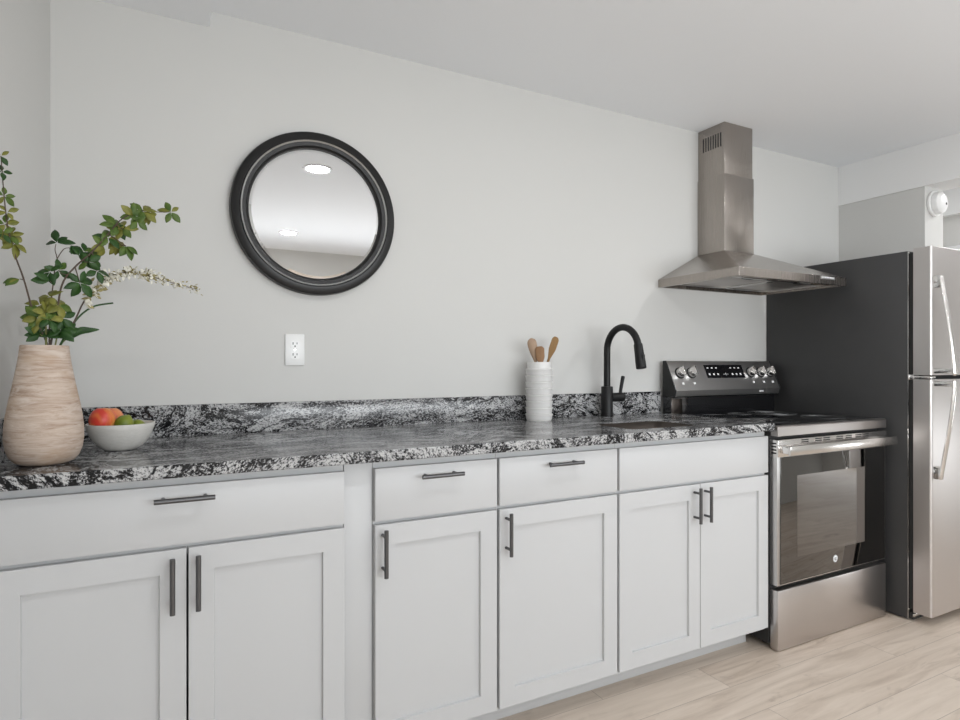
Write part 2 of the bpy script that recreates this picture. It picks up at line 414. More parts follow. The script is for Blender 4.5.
def cabinet(x0, x1, label, doors, drawer=True, pulls=True, cx0=None, dz=0.0):
    """doors: list of (x0, x1, handle_x)"""
    t = thing('base_cabinet', label, 'cabinet', ((x0 + x1) / 2, -.3, 0.0), 'white shaker base cabinets')
    c0 = cx0 if cx0 is not None else x0
    bm = new_bm(); e = .0008
    box(bm, c0 + e, c0 + .018, -.580, -.012, .078, .8815); box(bm, x1 - .018, x1 - e, -.580, -.012, .078, .8815)
    box(bm, c0 + .018, x1 - .018, -.580, -.012, .078, .096); box(bm, c0 + .018, x1 - .018, -.018, -.012, .096, .8815)
    # face frame
    box(bm, x0 + e, x0 + .038, -.5985, -.580, .078, .8815); box(bm, x1 - .038, x1 - e, -.5985, -.580, .078, .8815)
    for z0, z1 in ((.078, .116), (.69, .728), (.848, .8815)): box(bm, x0 + .038, x1 - .038, -.5985, -.580, z0, z1)
    obj('carcass', bm, 'white', t)
    lo, hi = min(d[0] for d in doors), max(d[1] for d in doors)
    d = obj('drawer_front', bx(lo, hi, -.618, -.600, ZR0 + dz, ZR1, bev=.0012), 'white', t)
    if pulls: pull(d, (lo + hi) / 2 if x0 > 0 else .0562, .8312, False)
    for a, b, hx in doors:
        dd = obj('door', shaker(a, b, ZD0, ZD1 + dz), 'white', t)
        pull(dd, hx, .630, True)
    return t
cabinet(-.325, .4455, 'white two door cabinet with one wide drawer below the vase and fruit bowl', [(-.3185, .0600, .0297), (.0648, .4432, .0847)], cx0=-.19, dz=.005)
cabinet(.527, .9195, 'narrow white cabinet with one drawer and one door, right of the plain filler strip', [(.5295, .9150, .5505)])
cabinet(.9195, 1.3915, 'white single door cabinet with drawer, between the narrow cabinet and the sink cabinet', [(.9240, 1.3870, .9471)])
cabinet(1.3915, 2.169, 'white two door sink cabinet with plain handleless top panel, next to the stove', [(1.3972, 1.7828, 1.7522), (1.7860, 2.1660, 1.8065)], pulls=False)
tag(obj('filler_panel', bx(.4465, .526, -.6005, -.582, .078, .8815, bev=.0008), 'white'), 'plain white vertical filler strip between the two left cabinets', 'panel')
tag(obj('toe_kick', bx(-.30, 2.151, -.5245, -.510, .0005, .0775, bev=.0006), 'white'), 'long white toe kick board set back under the cabinets', 'toe kick')

# ------------------------------------------------------------------ granite worktop, splashes, sink, faucet
def slab_with_hole(outer, hole, rect, z0, z1):
    """outer and rect: 4 corners each in the order back right, back left, front left, front right; hole: rounded loop in the same order"""
    bm = new_bm(); V = lambda p: bm.verts.new((p[0], p[1], z1))
    H = [V(p) for p in hole]; O = [V(p) for p in outer]; Q = [V(p) for p in rect]; n = len(H) // 4
    for c in range(4):
        for i in range(n - 1): bm.faces.new((H[c * n + i], H[c * n + i + 1], Q[c]))
        d = (c + 1) % 4
        bm.faces.new((H[c * n + n - 1], H[d * n], Q[d], Q[c])); bm.faces.new((Q[c], Q[d], O[d], O[c]))
    r = bmesh.ops.extrude_face_region(bm, geom=bm.faces[:])
    bmesh.ops.translate(bm, verts=[g for g in r['geom'] if isinstance(g, bmesh.types.BMVert)], vec=(0, 0, z0 - z1))
    bmesh.ops.recalc_face_normals(bm, faces=bm.faces[:]); return bm
ZC = .914
SX0, SX1, SY0, SY1 = 1.505, 1.838, -.560, -.345
hole = rrect(SX0, SX1, SY0, SY1, .035, 6)
wl = lambda y: -.288 + .15 * y
outer = [(2.1745, -.001), (wl(-.001) + .001, -.001), (wl(-.643) + .001, -.643), (2.1745, -.643)]
rect = [(SX1 + .02, SY1 + .02), (SX0 - .02, SY1 + .02), (SX0 - .02, SY0 - .02), (SX1 + .02, SY0 - .02)]
tag(obj('countertop', slab_with_hole(outer, hole, rect, .8825, ZC), 'granite', bev=.0025), 'long grey and black swirled granite countertop over the white cabinets', 'countertop')
tag(obj('backsplash', bx(wl(0) + .022, 2.1735, -.0205, -.0005, ZC + .0003, 1.0156, bev=.0012), 'granite'), 'low granite backsplash strip along the long kitchen wall', 'backsplash')
bm = new_bm(); prism(bm, [(wl(-.0005) + .0005, -.0005), (wl(-.0005) + .0205, -.0005), (wl(-.640) + .0205, -.640), (wl(-.640) + .0005, -.640)], ZC + .0003, 1.0156, 'z')
tag(obj('side_splash', bm, 'granite', bev=.0012), 'short granite splash strip on the left wall, behind the vase', 'backsplash')

t = thing('sink', 'small dark steel sink set flush into the granite countertop', 'sink', ((SX0 + SX1) / 2, (SY0 + SY1) / 2, .70))
bm = new_bm()
lev = [(.0014, .9136, .034), (.004, .74, .04), (.012, .716, .045), (.035, .705, .05)]
rings = []
for ins, z, r in lev:
    rings.append([bm.verts.new((p[0], p[1], z)) for p in rrect(SX0 + ins, SX1 - ins, SY0 + ins, SY1 - ins, r, 6)])
for a, b in zip(rings, rings[1:]):
    for i in range(len(a)): bm.faces.new((a[i], a[(i + 1) % len(a)], b[(i + 1) % len(a)], b[i]))
bm.faces.new(rings[-1]); bmesh.ops.recalc_face_normals(bm, faces=bm.faces[:])
for f in bm.faces: f.normal_flip()
o = obj('basin', bm, 'steel_basin', t); so = o.modifiers.new('shell', 'SOLIDIFY'); so.thickness = .0012; so.offset = -1
obj('drain', lathe(new_bm(), [(.044, .7062), (.044, .7085), (.036, .709), (.03, .707), (.012, .7066)], ((SX0 + SX1) / 2, (SY0 + SY1) / 2, 0), 32), 'chrome', t)

FX, FY = 1.7955, -.072
t = thing('faucet', 'matte black gooseneck pull-down faucet behind the sink', 'faucet', (FX, FY, ZC))
obj('base', lathe(new_bm(), [(.0285, .0002), (.0285, .006), (.0265, .008), (.0262, .132), (.0245, .1345), (.0175, .135)], (FX, FY, ZC), 40), 'black', t)
R = .102; zc = 1.2085; pts = [(FX, FY, ZC + .13), (FX, FY, 1.10), (FX, FY, 1.16)]
for i in range(19):
    a = math.radians(i * 166 / 18); pts.append((FX, FY - R + R * math.cos(a), zc + R * 1.0 * math.sin(a)))
obj('spout', tube(new_bm(), pts, .0150, n=24), 'black', t)
e = Vector(pts[-1]); dr = Vector((0, -.20, -1)).normalized()
bm = new_bm(); hp = [e - dr * .004, e + dr * .002, e + dr * .035, e + dr * .075, e + dr * .103, e + dr * .105]
tube(bm, hp, [.0160, .0185, .0195, .0215, .0215, .018], n=24); h = obj('spray_head', bm, 'black', t)
c = e + dr * .062; bm = new_bm(); box(bm, c.x - .006, c.x + .006, c.y - .0245, c.y - .016, c.z - .016, c.z + .018, bev=.002); obj('button', bm, 'rubber', h)
bm = new_bm(); tube(bm, [(FX + .02, FY, .9985), (FX + .0905, FY, .9985), (FX + .094, FY, .9985)], [.0205, .0205, .0180], n=24)
lv = obj('valve', bm, 'black', t)
bm = new_bm(); tube(bm, [(FX + .0765, FY, 1.008), (FX + .079, FY - .001, 1.032), (FX + .090, FY - .004, 1.092), (FX + .0905, FY - .0042, 1.095)], [.0075, .0078, .0090, .0060], n=16); obj('lever', bm, 'black', lv)

# ------------------------------------------------------------------ mirror and outlet
MX, MZ = .5065, 1.6905
t = thing('round_mirror', 'round wall mirror in a thick stepped black frame', 'mirror', (MX, -.002, MZ))
fr = [(.2330, -.004), (.2925, -.004), (.2930, -.022), (.2900, -.031), (.2830, -.035), (.2640, -.037), (.2600, -.034), (.2575, -.0305), (.2540, -.0295), (.2420, -.0290), (.2400, -.0260), (.2360, -.0225), (.2330, -.0215)]
obj('frame', lathe(new_bm(), [(r, h + .002) for r, h in fr], (MX, -.002, MZ), 96, axis='y', close=True), 'mframe', t, ang=25)
f2 = [(.2553, -.0300), (.2604, -.0343), (.2590, -.0362), (.2545, -.0325)]
obj('bead', lathe(new_bm(), [(r, h + .0005) for r, h in f2], (MX, -.002, MZ), 96, axis='y', close=True), 'mfillet', t)
gl = obj('glass', lathe(new_bm(), [(.2345, -.004), (.2345, -.0155), (.2235, -.0185)], (MX, -.002, MZ), 96, axis='y'), 'mirror', t, ang=3)

t = thing('wall_outlet', 'white duplex power outlet on the wall below the mirror', 'outlet', (.4320, 0, 1.2005))
ox, oz = .4320, 1.2005
obj('plate', bx(ox - .0335, ox + .0335, -.0068, -.0004, oz - .056, oz + .056, bev=.0022), 'plastic', t)
for s in (-1, 1):
    cz = oz + s * .0195
    bm = new_bm(); prism(bm, [(p[0], p[1]) for p in rrect(ox - .0165, ox + .0165, cz - .0135, cz + .0135, .009, 5)], -.0090, -.0066, 'y')
    r = obj('receptacle', bm, 'plastic', t)
    bm = new_bm()
    box(bm, ox - .0085, ox - .0055, -.0094, -.0088, cz - .001, cz + .0075); box(bm, ox + .0055, ox + .0080, -.0094, -.0088, cz, cz + .007)
    lathe(bm, [(.0027, -.0094), (.0027, -.0088)], (ox, 0, cz - .0065), 14, axis='y'); obj('slots', bm, 'dark', r)
obj('screw', lathe(new_bm(), [(.0025, -.0075), (.0025, -.0066)], (ox, 0, oz), 14, axis='y'), 'chrome', t)

# ------------------------------------------------------------------ vase with branches
VX, VY = -.2370, -.4802
t = thing('vase', 'tall whitewashed wood vase with narrow neck in the corner of the countertop', 'vase', (VX, VY, ZC))
prof = [(.030, .9145), (.046, .9155), (.0590, .921), (.0690, .933), (.0755, .951), (.0787, .975), (.0780, 1.004), (.0755, 1.027), (.0712, 1.053), (.0632, 1.094), (.0572, 1.127), (.0527, 1.153), (.0497, 1.177), (.0482, 1.1925), (.0465, 1.1940), (.0440, 1.1940), (.0425, 1.1925), (.0440, 1.16), (.0550, 1.094), (.0680, 1.02), (.0690, .97), (.0600, .935), (.03, .925)]
obj('body', lathe(new_bm(), prof, (VX, VY, 0), 64), 'vase', t, ang=50)

def leaf(bm, base, d, nrm, L, W, droop=.25):
    d = d.normalized(); s = d.cross(nrm).normalized(); n = s.cross(d).normalized()
    prof = [(0, .04), (.18, .55), (.42, 1.0), (.66, .92), (.86, .5), (1.0, .03)]
    rows = []
    for u, w in prof:
        c = base + d * (L * u) - n * (droop * L * u * u)
        rows.append((bm.verts.new(c + s * (W * .5 * w) + n * (.10 * W * w)), bm.verts.new(c - n * (.05 * W * w)), bm.verts.new(c - s * (W * .5 * w) + n * (.10 * W * w))))
    for a, b in zip(rows, rows[1:]):
        bm.faces.new((a[0], a[1], b[1], b[0])); bm.faces.new((a[1], a[2], b[2], b[1]))
VIEW = Vector((.15, -.95, .25))
CORE = Vector((VX, VY, .935))
def branch(name, label, stems, clusters, seed, r0=.0028, stem_mat='twig', cat='branch', wl_=.56):
    rnd = random.Random(seed)
    t = thing(name, label, cat, (VX, VY, .93))
    bm = new_bm(); allp = []
    for i, s in enumerate(stems):
        p = [Vector(q) for q in s]
        if i == 0:
            a = p[0]; k = Vector((VX, VY, 0)); dxy = Vector((a.x - VX, a.y - VY, 0))
            if dxy.length > .030: dxy = dxy.normalized() * .030
            p[0] = Vector((VX + dxy.x, VY + dxy.y, 1.185)); p = [Vector((VX - dxy.x * .6, VY - dxy.y * .6, .945)), Vector((VX + dxy.x * .2, VY + dxy.y * .2, 1.07))] + p
        q = smooth_path(p, 6); allp += q
        tube(bm, q, r0 * (1 if i == 0 else .55), r0 * .35, n=7)
    groups = {'leaf_l': new_bm(), 'leaf_m': new_bm(), 'leaf_d': new_bm()}
    for x, y, z, L, n, tone, a0, sp in clusters:
        c = Vector((x, y, z)); near = min(allp, key=lambda q: (q - c).length)
        if (near - c).length > .004: tube(bm, smooth_path([near, (near + c) / 2 + Vector((0, 0, -.004)), c], 4), .0011, .0008, n=5)
        N = (VIEW + Vector((rnd.uniform(-.6, .6), rnd.uniform(-.2, .2), rnd.uniform(-.35, .6)))).normalized()
        X = Vector((.88, -.47, 0)); X = (X - N * X.dot(N)).normalized(); Z = N.cross(X) * -1
        if Z.z < 0: Z = -Z
        for i in range(n):
            a = math.radians(a0 + sp * (i + .5) / n + rnd.uniform(-14, 14))
            d = X * math.cos(a) + Z * math.sin(a) + N * rnd.uniform(-.25, .35)
            tn = tone + rnd.uniform(-.22, .22)
            g = 'leaf_l' if tn < .42 else ('leaf_m' if tn < .68 else 'leaf_d')
            l = L * rnd.uniform(.85, 1.2)
            leaf(groups[g], c + d.normalized() * .002, d, N + Vector((rnd.uniform(-.3, .3), 0, rnd.uniform(-.3, .3))), l, l * wl_ * rnd.uniform(.85, 1.1))
    obj('stem', bm, stem_mat, t)
    for k, g in groups.items():
        if not len(g.verts): g.free(); continue
        ob = obj('leaves', g, k, t, ang=60)
        so = ob.modifiers.new('blade', 'SOLIDIFY'); so.thickness = .0004
    return t
KL = {'tall': [(-0.3161, -0.5, 1.6237, 0.0205, 4, 0.6, 0, 360), (-0.3143, -0.5, 1.5875, 0.0205, 4, 0.8, 0, 360), (-0.3106, -0.5, 1.5333, 0.0228, 5, 0.4, 0, 360), (-0.3051, -0.5, 1.4974, 0.0229, 4, 0.3, 0, 360), (-0.3088, -0.5, 1.4696, 0.0251, 5, 0.35, 0, 360), (-0.2996, -0.5, 1.4431, 0.0275, 5, 0.35, 0, 360), (-0.2923, -0.5, 1.4277, 0.0298, 6, 0.45, -20, 380), (-0.3089, -0.52, 1.4429, 0.0248, 4, 0.7, 0, 360), (-0.2779, -0.52, 1.3435, 0.0273, 3, 0.35, 190, 80)], 'arch': [(-0.1489, -0.4, 1.4102, 0.0306, 4, 0.75, 60, 120), (-0.1366, -0.42, 1.3854, 0.0329, 5, 0.9, 0, 360), (-0.1699, -0.45, 1.3494, 0.0345, 6, 1.0, 0, 360), (-0.2135, -0.46, 1.3769, 0.029, 5, 0.8, 0, 360), (-0.1228, -0.4, 1.4534, 0.0283, 4, 0.5, 60, 200), (-0.0974, -0.38, 1.5115, 0.0341, 6, 0.7, 0, 360), (-0.0951, -0.38, 1.4724, 0.0341, 5, 0.25, 200, 150), (-0.0747, -0.38, 1.4612, 0.0317, 4, 0.6, 230, 120), (-0.059, -0.37, 1.5443, 0.032, 6, 0.4, 0, 360), (-0.0358, -0.36, 1.5625, 0.0351, 6, 0.4, 0, 360), (0.0318, -0.34, 1.5722, 0.0278, 5, 0.35, 0, 360), (-0.114, -0.4, 1.4748, 0.0309, 5, 0.55, 0, 360), (-0.0815, -0.38, 1.5053, 0.0316, 5, 0.35, 0, 360), (-0.0497, -0.37, 1.532, 0.0294, 4, 0.55, 0, 360), (-0.0241, -0.35, 1.5552, 0.0272, 4, 0.3, 200, 200), (-0.155, -0.43, 1.4053, 0.03, 4, 0.85, 0, 360), (-0.1643, -0.42, 1.4311, 0.0276, 4, 0.6, 30, 200)], 'low': [(-0.2462, -0.48, 1.2892, 0.0307, 6, 0.2, 0, 360), (-0.2255, -0.49, 1.3082, 0.0283, 5, 0.3, 0, 360), (-0.2123, -0.47, 1.2916, 0.0312, 6, 0.35, 0, 360), (-0.2472, -0.5, 1.2571, 0.0326, 6, 0.4, 90, 200), (-0.2242, -0.5, 1.2532, 0.0305, 5, 0.6, 0, 360), (-0.2043, -0.47, 1.2606, 0.0337, 5, 0.8, 0, 360), (-0.2083, -0.47, 1.2316, 0.0361, 6, 0.9, -60, 200), (-0.2448, -0.49, 1.2203, 0.0282, 5, 0.8, 90, 180), (-0.2313, -0.49, 1.2112, 0.0306, 4, 0.85, 20, 140), (-0.2156, -0.475, 1.2121, 0.0311, 4, 0.9, 10, 150), (-0.1974, -0.46, 1.2251, 0.0291, 4, 0.9, 0, 120), (-0.2339, -0.5, 1.2716, 0.0304, 5, 0.25, 0, 360)], 'curl': [(-0.2179, -0.44, 1.4452, 0.0317, 4, 0.9, 0, 200), (-0.1894, -0.44, 1.4429, 0.0246, 2, 0.9, -70, 60), (-0.2281, -0.47, 1.3697, 0.0287, 5, 0.85, 20, 320), (-0.2255, -0.49, 1.3459, 0.0307, 2, 0.9, 170, 40)]}
PT = {'tall': [(-0.2307, -0.48, 1.1784), (-0.2544, -0.49, 1.2575), (-0.2737, -0.5, 1.344), (-0.2904, -0.5, 1.4003), (-0.3033, -0.5, 1.461), (-0.3106, -0.5, 1.5355), (-0.3161, -0.5, 1.6237)], 'tall2': [(-0.2737, -0.5, 1.344), (-0.2779, -0.52, 1.3435)], 'arch': [(-0.2275, -0.475, 1.1785), (-0.2163, -0.47, 1.2554), (-0.2055, -0.46, 1.3412), (-0.1802, -0.45, 1.388), (-0.1473, -0.42, 1.4326), (-0.114, -0.4, 1.4851), (-0.0838, -0.38, 1.5314), (-0.0429, -0.36, 1.5617), (-0.0001, -0.35, 1.5662), (0.0318, -0.34, 1.5722)], 'archb': [(-0.1473, -0.42, 1.4326), (-0.1366, -0.42, 1.3854)], 'archc': [(-0.1802, -0.45, 1.388), (-0.1699, -0.45, 1.3494)], 'archd': [(-0.114, -0.4, 1.4851), (-0.0747, -0.38, 1.4612)], 'low': [(-0.2339, -0.485, 1.1783), (-0.2346, -0.48, 1.2423), (-0.2307, -0.48, 1.3017)], 'low2': [(-0.2196, -0.475, 1.1786), (-0.2123, -0.47, 1.2315), (-0.2083, -0.47, 1.2918)], 'curl': [(-0.2288, -0.48, 1.1784), (-0.2281, -0.47, 1.267), (-0.2195, -0.46, 1.3813), (-0.2167, -0.45, 1.4047), (-0.2219, -0.44, 1.4278), (-0.2199, -0.44, 1.4426)], 'curlb': [(-0.2167, -0.45, 1.4047), (-0.2037, -0.44, 1.4318), (-0.1874, -0.44, 1.4357)], 'spray': [(-0.2083, -0.47, 1.1788), (-0.1822, -0.45, 1.2529), (-0.1622, -0.42, 1.3107), (-0.133, -0.38, 1.3599), (-0.1007, -0.36, 1.3855), (-0.0623, -0.34, 1.3988), (-0.0197, -0.32, 1.3934), (0.03, -0.3, 1.3823), (0.1058, -0.28, 1.3661)], 'drop': [(-0.2043, -0.47, 1.1788), (-0.1863, -0.45, 1.243), (-0.1676, -0.43, 1.2746), (-0.1424, -0.4, 1.2982), (-0.1041, -0.38, 1.3094)], 'blade': [(-0.2035, -0.46, 1.179), (-0.1956, -0.44, 1.2138), (-0.1727, -0.42, 1.2325), (-0.1524, -0.41, 1.2361), (-0.1337, -0.4, 1.2383)]}

branch('leafy_branch', 'tall upright leafy branch at the left edge, leaning to the left wall', [PT['tall'], PT['tall2']], KL['tall'], 3)
branch('leafy_branch', 'long leafy branch arching up to the right towards the mirror', [PT['arch'], PT['archb'], PT['archc'], PT['archd']], KL['arch'], 8)
branch('leafy_branch', 'short bushy sprig with olive and dark leaves just above the vase rim', [PT['low'], PT['low2']], KL['low'], 12, stem_mat='greenstem', r0=.0036)
branch('leafy_branch', 'thin branch with curled tips and dark leaves above the middle of the vase', [PT['curl'], PT['curlb']], KL['curl'], 21, r0=.0022)

def spray():
    rnd = random.Random(5)
    t = thing('flower_spray', 'drooping spray of small cream flowers reaching right from the vase', 'flower', (VX, VY, .93))
    p = [Vector(q) for q in PT['spray']]; p[0] = Vector((VX + .026, VY + .008, 1.185)); p = [Vector((VX - .012, VY, .945)), Vector((VX + .01, VY + .004, 1.08))] + p
    q = smooth_path(p, 10); bm = new_bm(); tube(bm, q, .0026, .0008, n=7); obj('stem', bm, 'twig', t)
    pet, br = new_bm(), new_bm()
    i0 = int(len(q) * .40)
    for k in range(420):
        f = rnd.random(); i = i0 + int((len(q) - 1 - i0) * f); c = q[i] + Vector((rnd.gauss(0, .005), rnd.gauss(0, .008), rnd.gauss(0, .0065)))
        fade = 1.0 - .5 * f
        d = Vector((rnd.uniform(-.5, 1), rnd.uniform(-1, .6), rnd.uniform(-1, 1))); N = (VIEW + Vector((rnd.uniform(-.8, .8), 0, rnd.uniform(-.8, .8))))
        L = rnd.uniform(.010, .020) * fade
        if rnd.random() < .60: leaf(pet, c, d, N, L, L * .55, .1)
        else: leaf(br, c, d + Vector((.7, 0, 0)), N, L * 1.05, L * .45, .1)
    for n_, b_, m_ in (('petals', pet, 'petal'), ('bracts', br, 'bract')):
        o = obj(n_, b_, m_, t, ang=60); so = o.modifiers.new('blade', 'SOLIDIFY'); so.thickness = .0003
spray()
def blade_leaf():
    t = thing('long_leaf', 'single long pointed green leaf leaning right over the vase rim', 'leaf', (VX, VY, .93))
    bm = new_bm(); p = smooth_path([Vector((VX, VY, .945)), Vector((VX + .018, VY + .006, 1.10)), Vector((VX + .028, VY + .012, 1.188)), Vector(PT['blade'][1])], 5); tube(bm, p, .002, .0016, n=6); obj('stalk', bm, 'greenstem', t)
    q = smooth_path([p[-1]] + [Vector(x) for x in PT['blade'][2:]], 5); bm = new_bm(); rows = []
    for i, c in enumerate(q):
        u = i / (len(q) - 1); w = .0105 * math.sin(PI * min(1, .12 + u * .88)) ** .8 * (1 - .55 * u) + .0008
        s = Vector((-.15, -.1, 1)); rows.append((bm.verts.new(c + s * w), bm.verts.new(c + Vector((.001, .002, 0))), bm.verts.new(c - s * w)))
    for a, b in zip(rows, rows[1:]):
        bm.faces.new((a[0], a[1], b[1], b[0])); bm.faces.new((a[1], a[2], b[2], b[1]))
    o = obj('blade', bm, 'leaf_d', t, ang=60); so = o.modifiers.new('blade', 'SOLIDIFY'); so.thickness = .0005
    t = thing('bare_twig', 'dark bare twig curving right below the cream flowers', 'twig', (VX, VY, .93))
    p = [Vector(x) for x in PT['drop']]; p[0] = Vector((VX + .029, VY - .006, 1.186)); p = [Vector((VX - .015, VY, .945)), Vector((VX + .012, VY - .003, 1.08))] + p
    obj('stem', tube(new_bm(), smooth_path(p, 8), .0024, .0022, n=8), 'leaf_d', t)
blade_leaf()

# ------------------------------------------------------------------ fruit bowl
BX, BY = -.0905, -.288
t = thing('fruit_bowl', 'small rough white stoneware bowl of fruit beside the vase', 'bowl', (BX, BY, ZC))
prof = [(.020, .0010), (.034, .0004), (.040, .0022), (.052, .0105), (.064, .024), (.0735, .040), (.0805, .058), (.0838, .0715), (.0830, .0735), (.0800, .0735), (.0785, .0715), (.0745, .058), (.066, .046), (.054, .038), (.036, .034), (.015, .033)]
obj('body', lathe(new_bm(), prof, (BX, BY, ZC), 64), 'bowl', t, ang=50)
def fruit_obj(name, label, cat, c, rx, rz, mat, dimple=.12, rot=0, tip=0.0, stem=True):
    t = thing(name, label, cat, (c[0], c[1], c[2] - rz), 'fruit in the stoneware bowl')
    bm = new_bm(); pr = []
    for i in range(25):
        a = PI * i / 24; r = math.sin(a); h = -math.cos(a)
        h2 = h * rz * (1 - dimple * max(0, 1 - r * 2.6) ** 1.0) + (tip * rz * max(0, abs(h) - .93) / .07 * (1 if h > 0 else -1))
        pr.append((max(.0006, rx * r * (1 + .04 * h)), h2))
    lathe(bm, pr, (0, 0, 0), 36)
    bmesh.ops.rotate(bm, verts=bm.verts[:], cent=(0, 0, 0), matrix=Matrix.Rotation(rot, 3, 'Y')); bmesh.ops.translate(bm, verts=bm.verts[:], vec=c)
    obj('flesh', bm, mat, t, ang=70)
    if stem:
        top = Vector(c) + Matrix.Rotation(rot, 3, 'Y') @ Vector((0, 0, rz * (1 - dimple)))
        up = Matrix.Rotation(rot, 3, 'Y') @ Vector((.15, .2, 1)).normalized()
        obj('stem', tube(new_bm(), [top - up * .003, top + up * .004], .0012, .0012, n=7), 'fruit_stem', t)
fruit_obj('apple', 'red and orange apple at the front left of the fruit bowl', 'fruit', (-.1325, -.305, .9960), .0322, .0370, 'apple', stem=False)
fruit_obj('apple', 'paler pink orange apple half hidden behind the red one', 'fruit', (-.1150, -.252, .9930), .0310, .0355, 'apple2', stem=False)
fruit_obj('lime', 'round green lime in the middle of the fruit bowl', 'fruit', (-.0825, -.314, .9850), .0235, .0255, 'lime', .0, .5, .12, stem=False)
fruit_obj('lime', 'lower green lime at the right of the bowl, mostly below the rim', 'fruit', (-.0545, -.280, .9725), .0220, .0245, 'lime', .0, 1.35, .12, stem=False)

# ------------------------------------------------------------------ utensil crock
CX, CY = 1.4115, -.0975
t = thing('utensil_crock', 'tall white ribbed ceramic crock holding wooden utensils', 'crock', (CX, CY, ZC))
prof = [(.020, .0006), (.052, .0004)]
nr = 8; z0 = .002; st = .0268
for i in range(nr):
    b = z0 + i * st
    prof += [(.0500, b), (.0530, b + .0025), (.0548, b + st * .30), (.0552, b + st * .62), (.0582, b + st * .86), (.0576, b + st * .95)]
top = z0 + nr * st
prof += [(.0500, top + .0012), (.0490, top + .010), (.0500, .2405), (.0490, .2440), (.0465, .2440), (.0455, .2415), (.0460, .012), (.02, .010)]
obj('body', lathe(new_bm(), prof, (CX, CY, ZC), 56), 'crock', t, ang=28)
def utensil(name, label, a, b, w, length, mat, kind, roll=0.0):
    """a: foot inside the crock, b: tip. flat head at the tip, round handle"""
    A, B = Vector(a), Vector(b); d = (B - A).normalized()
    t = thing(name, label, 'utensil', tuple(A), 'wooden utensils in the crock')
    s = Vector((.88, -.47, 0)); s = (s - d * s.dot(d)).normalized(); n = d.cross(s); s2 = s * math.cos(roll) + n * math.sin(roll); n2 = d.cross(s2)
    bm = new_bm(); hl = length; jn = B - d * hl
    tube(bm, [A, A + d * .01, jn - d * .01, jn + d * .01], [.0045, .0055, .0055, .0050], n=10); obj('handle', bm, mat, t)
    bm = new_bm(); rings = []
    K = 18
    for i in range(K + 1):
        u = i / K
        if kind == 'spoon': ww = w * (.22 + .78 * math.sin(min(1, u * 1.25) * PI / 2) ** 1.4) if u < .8 else w * math.sqrt(max(0, 1 - ((u - .8) / .2) ** 2 * .97))
        else: ww = w * (.30 + .70 * min(1, u * 2.2)) if u < .86 else w * (1 - .55 * ((u - .86) / .14) ** 2)
        c = jn + d * (hl * u); th = .0028 * (1 - .55 * u) + .0006
        cup = -.006 * math.sin(PI * u) if kind == 'spoon' else 0
        rg = []
        for j in range(14):
            an = 2 * PI * j / 14; x = math.cos(an); y = math.sin(an)
            rg.append(bm.verts.new(c + s2 * (ww * x) + n2 * (th * y + cup * (1 - x * x))))
        rings.append(rg)
    for p, q in zip(rings, rings[1:]):
        for j in range(14): bm.faces.new((p[j], p[(j + 1) % 14], q[(j + 1) % 14], q[j]))
    bm.faces.new(rings[0]); bm.faces.new(rings[-1]); bmesh.ops.recalc_face_normals(bm, faces=bm.faces[:])
    hd = obj('head', bm, mat, t)
    return t, hd, jn, d, s2, n2
utensil('wooden_spoon', 'pale wooden spoon, leftmost in the white crock', (1.440, -.110, .9275), (1.3745, -.0935, 1.2575), .0195, .112, 'wood_a', 'spoon')
_, hd, jn, d, s2, n2 = utensil('wooden_spatula', 'shorter brown wooden spatula in front of the pale spoon', (1.418, -.125, .9275), (1.4010, -.1180, 1.2235), .0185, .082, 'wood_b', 'spatula')
bm = new_bm()
for k in (-.4, .4):
    c = jn + d * .036 + s2 * (.0185 * k) - n2 * 0
    tube(bm, [c - d * .016, c + d * .016], .0023, .0023, n=8)
obj('slots', bm, 'wood_a', hd)
utensil('wooden_spoon', 'narrow golden brown wooden spoon leaning right in the crock', (1.375, -.078, .9275), (1.4860, -.1170, 1.2640), .0165, .100, 'wood_c', 'spatula', .35)

# ------------------------------------------------------------------ electric range
RX0, RX1 = 2.1795, 2.9345; RC = (RX0 + RX1) / 2
t = thing('electric_range', 'freestanding stainless and black glass electric stove between cabinets and fridge', 'stove', (RC, -.33, 0))
bm = new_bm(); box(bm, RX0, RX1, -.612, -.030, .022, .894); box(bm, RX0 + .02, RX1 - .02, -.560, -.05, .0145, .022)
obj('body', bm, 'rubber', t, bev=.002)
for x in (RX0 + .05, RX1 - .05):
    for y in (-.56, -.08): obj('foot', lathe(new_bm(), [(.016, .0004), (.016, .012), (.009, .014), (.009, .0222)], (x, y, 0), 16), 'rubber', t)
# cooktop: steel frame, glass, burner rings
bm = new_bm(); prism(bm, [(-.6515, .8605), (-.6515, .8965), (-.6475, .9010), (-.6180, .9010), (-.6180, .8605)], RX0, RX1, 'x')
obj('front_trim', bm, 'steel_trim', t, bev=.0012)
ck = obj('cooktop', bx(RX0 + .001, RX1 - .001, -.6175, -.080, .8955, .9030, bev=.0018), 'black_gloss', t)
def ring(bm, x, y, r, w=.0011): lathe(bm, [(r - w, .9030), (r + w, .9030), (r + w, .90335), (r - w, .90335)], (x, y, 0), 56, close=True)
bm = new_bm()
for x, y, rs in ((2.365, -.475, (.115, .078)), (2.745, -.475, (.095,)), (2.365, -.205, (.078,)), (2.745, -.205, (.115, .08, .05)), (2.556, -.165, (.055,))):
    for r in rs: ring(bm, x, y, r)
obj('burner_rings', bm, 'ring', ck)
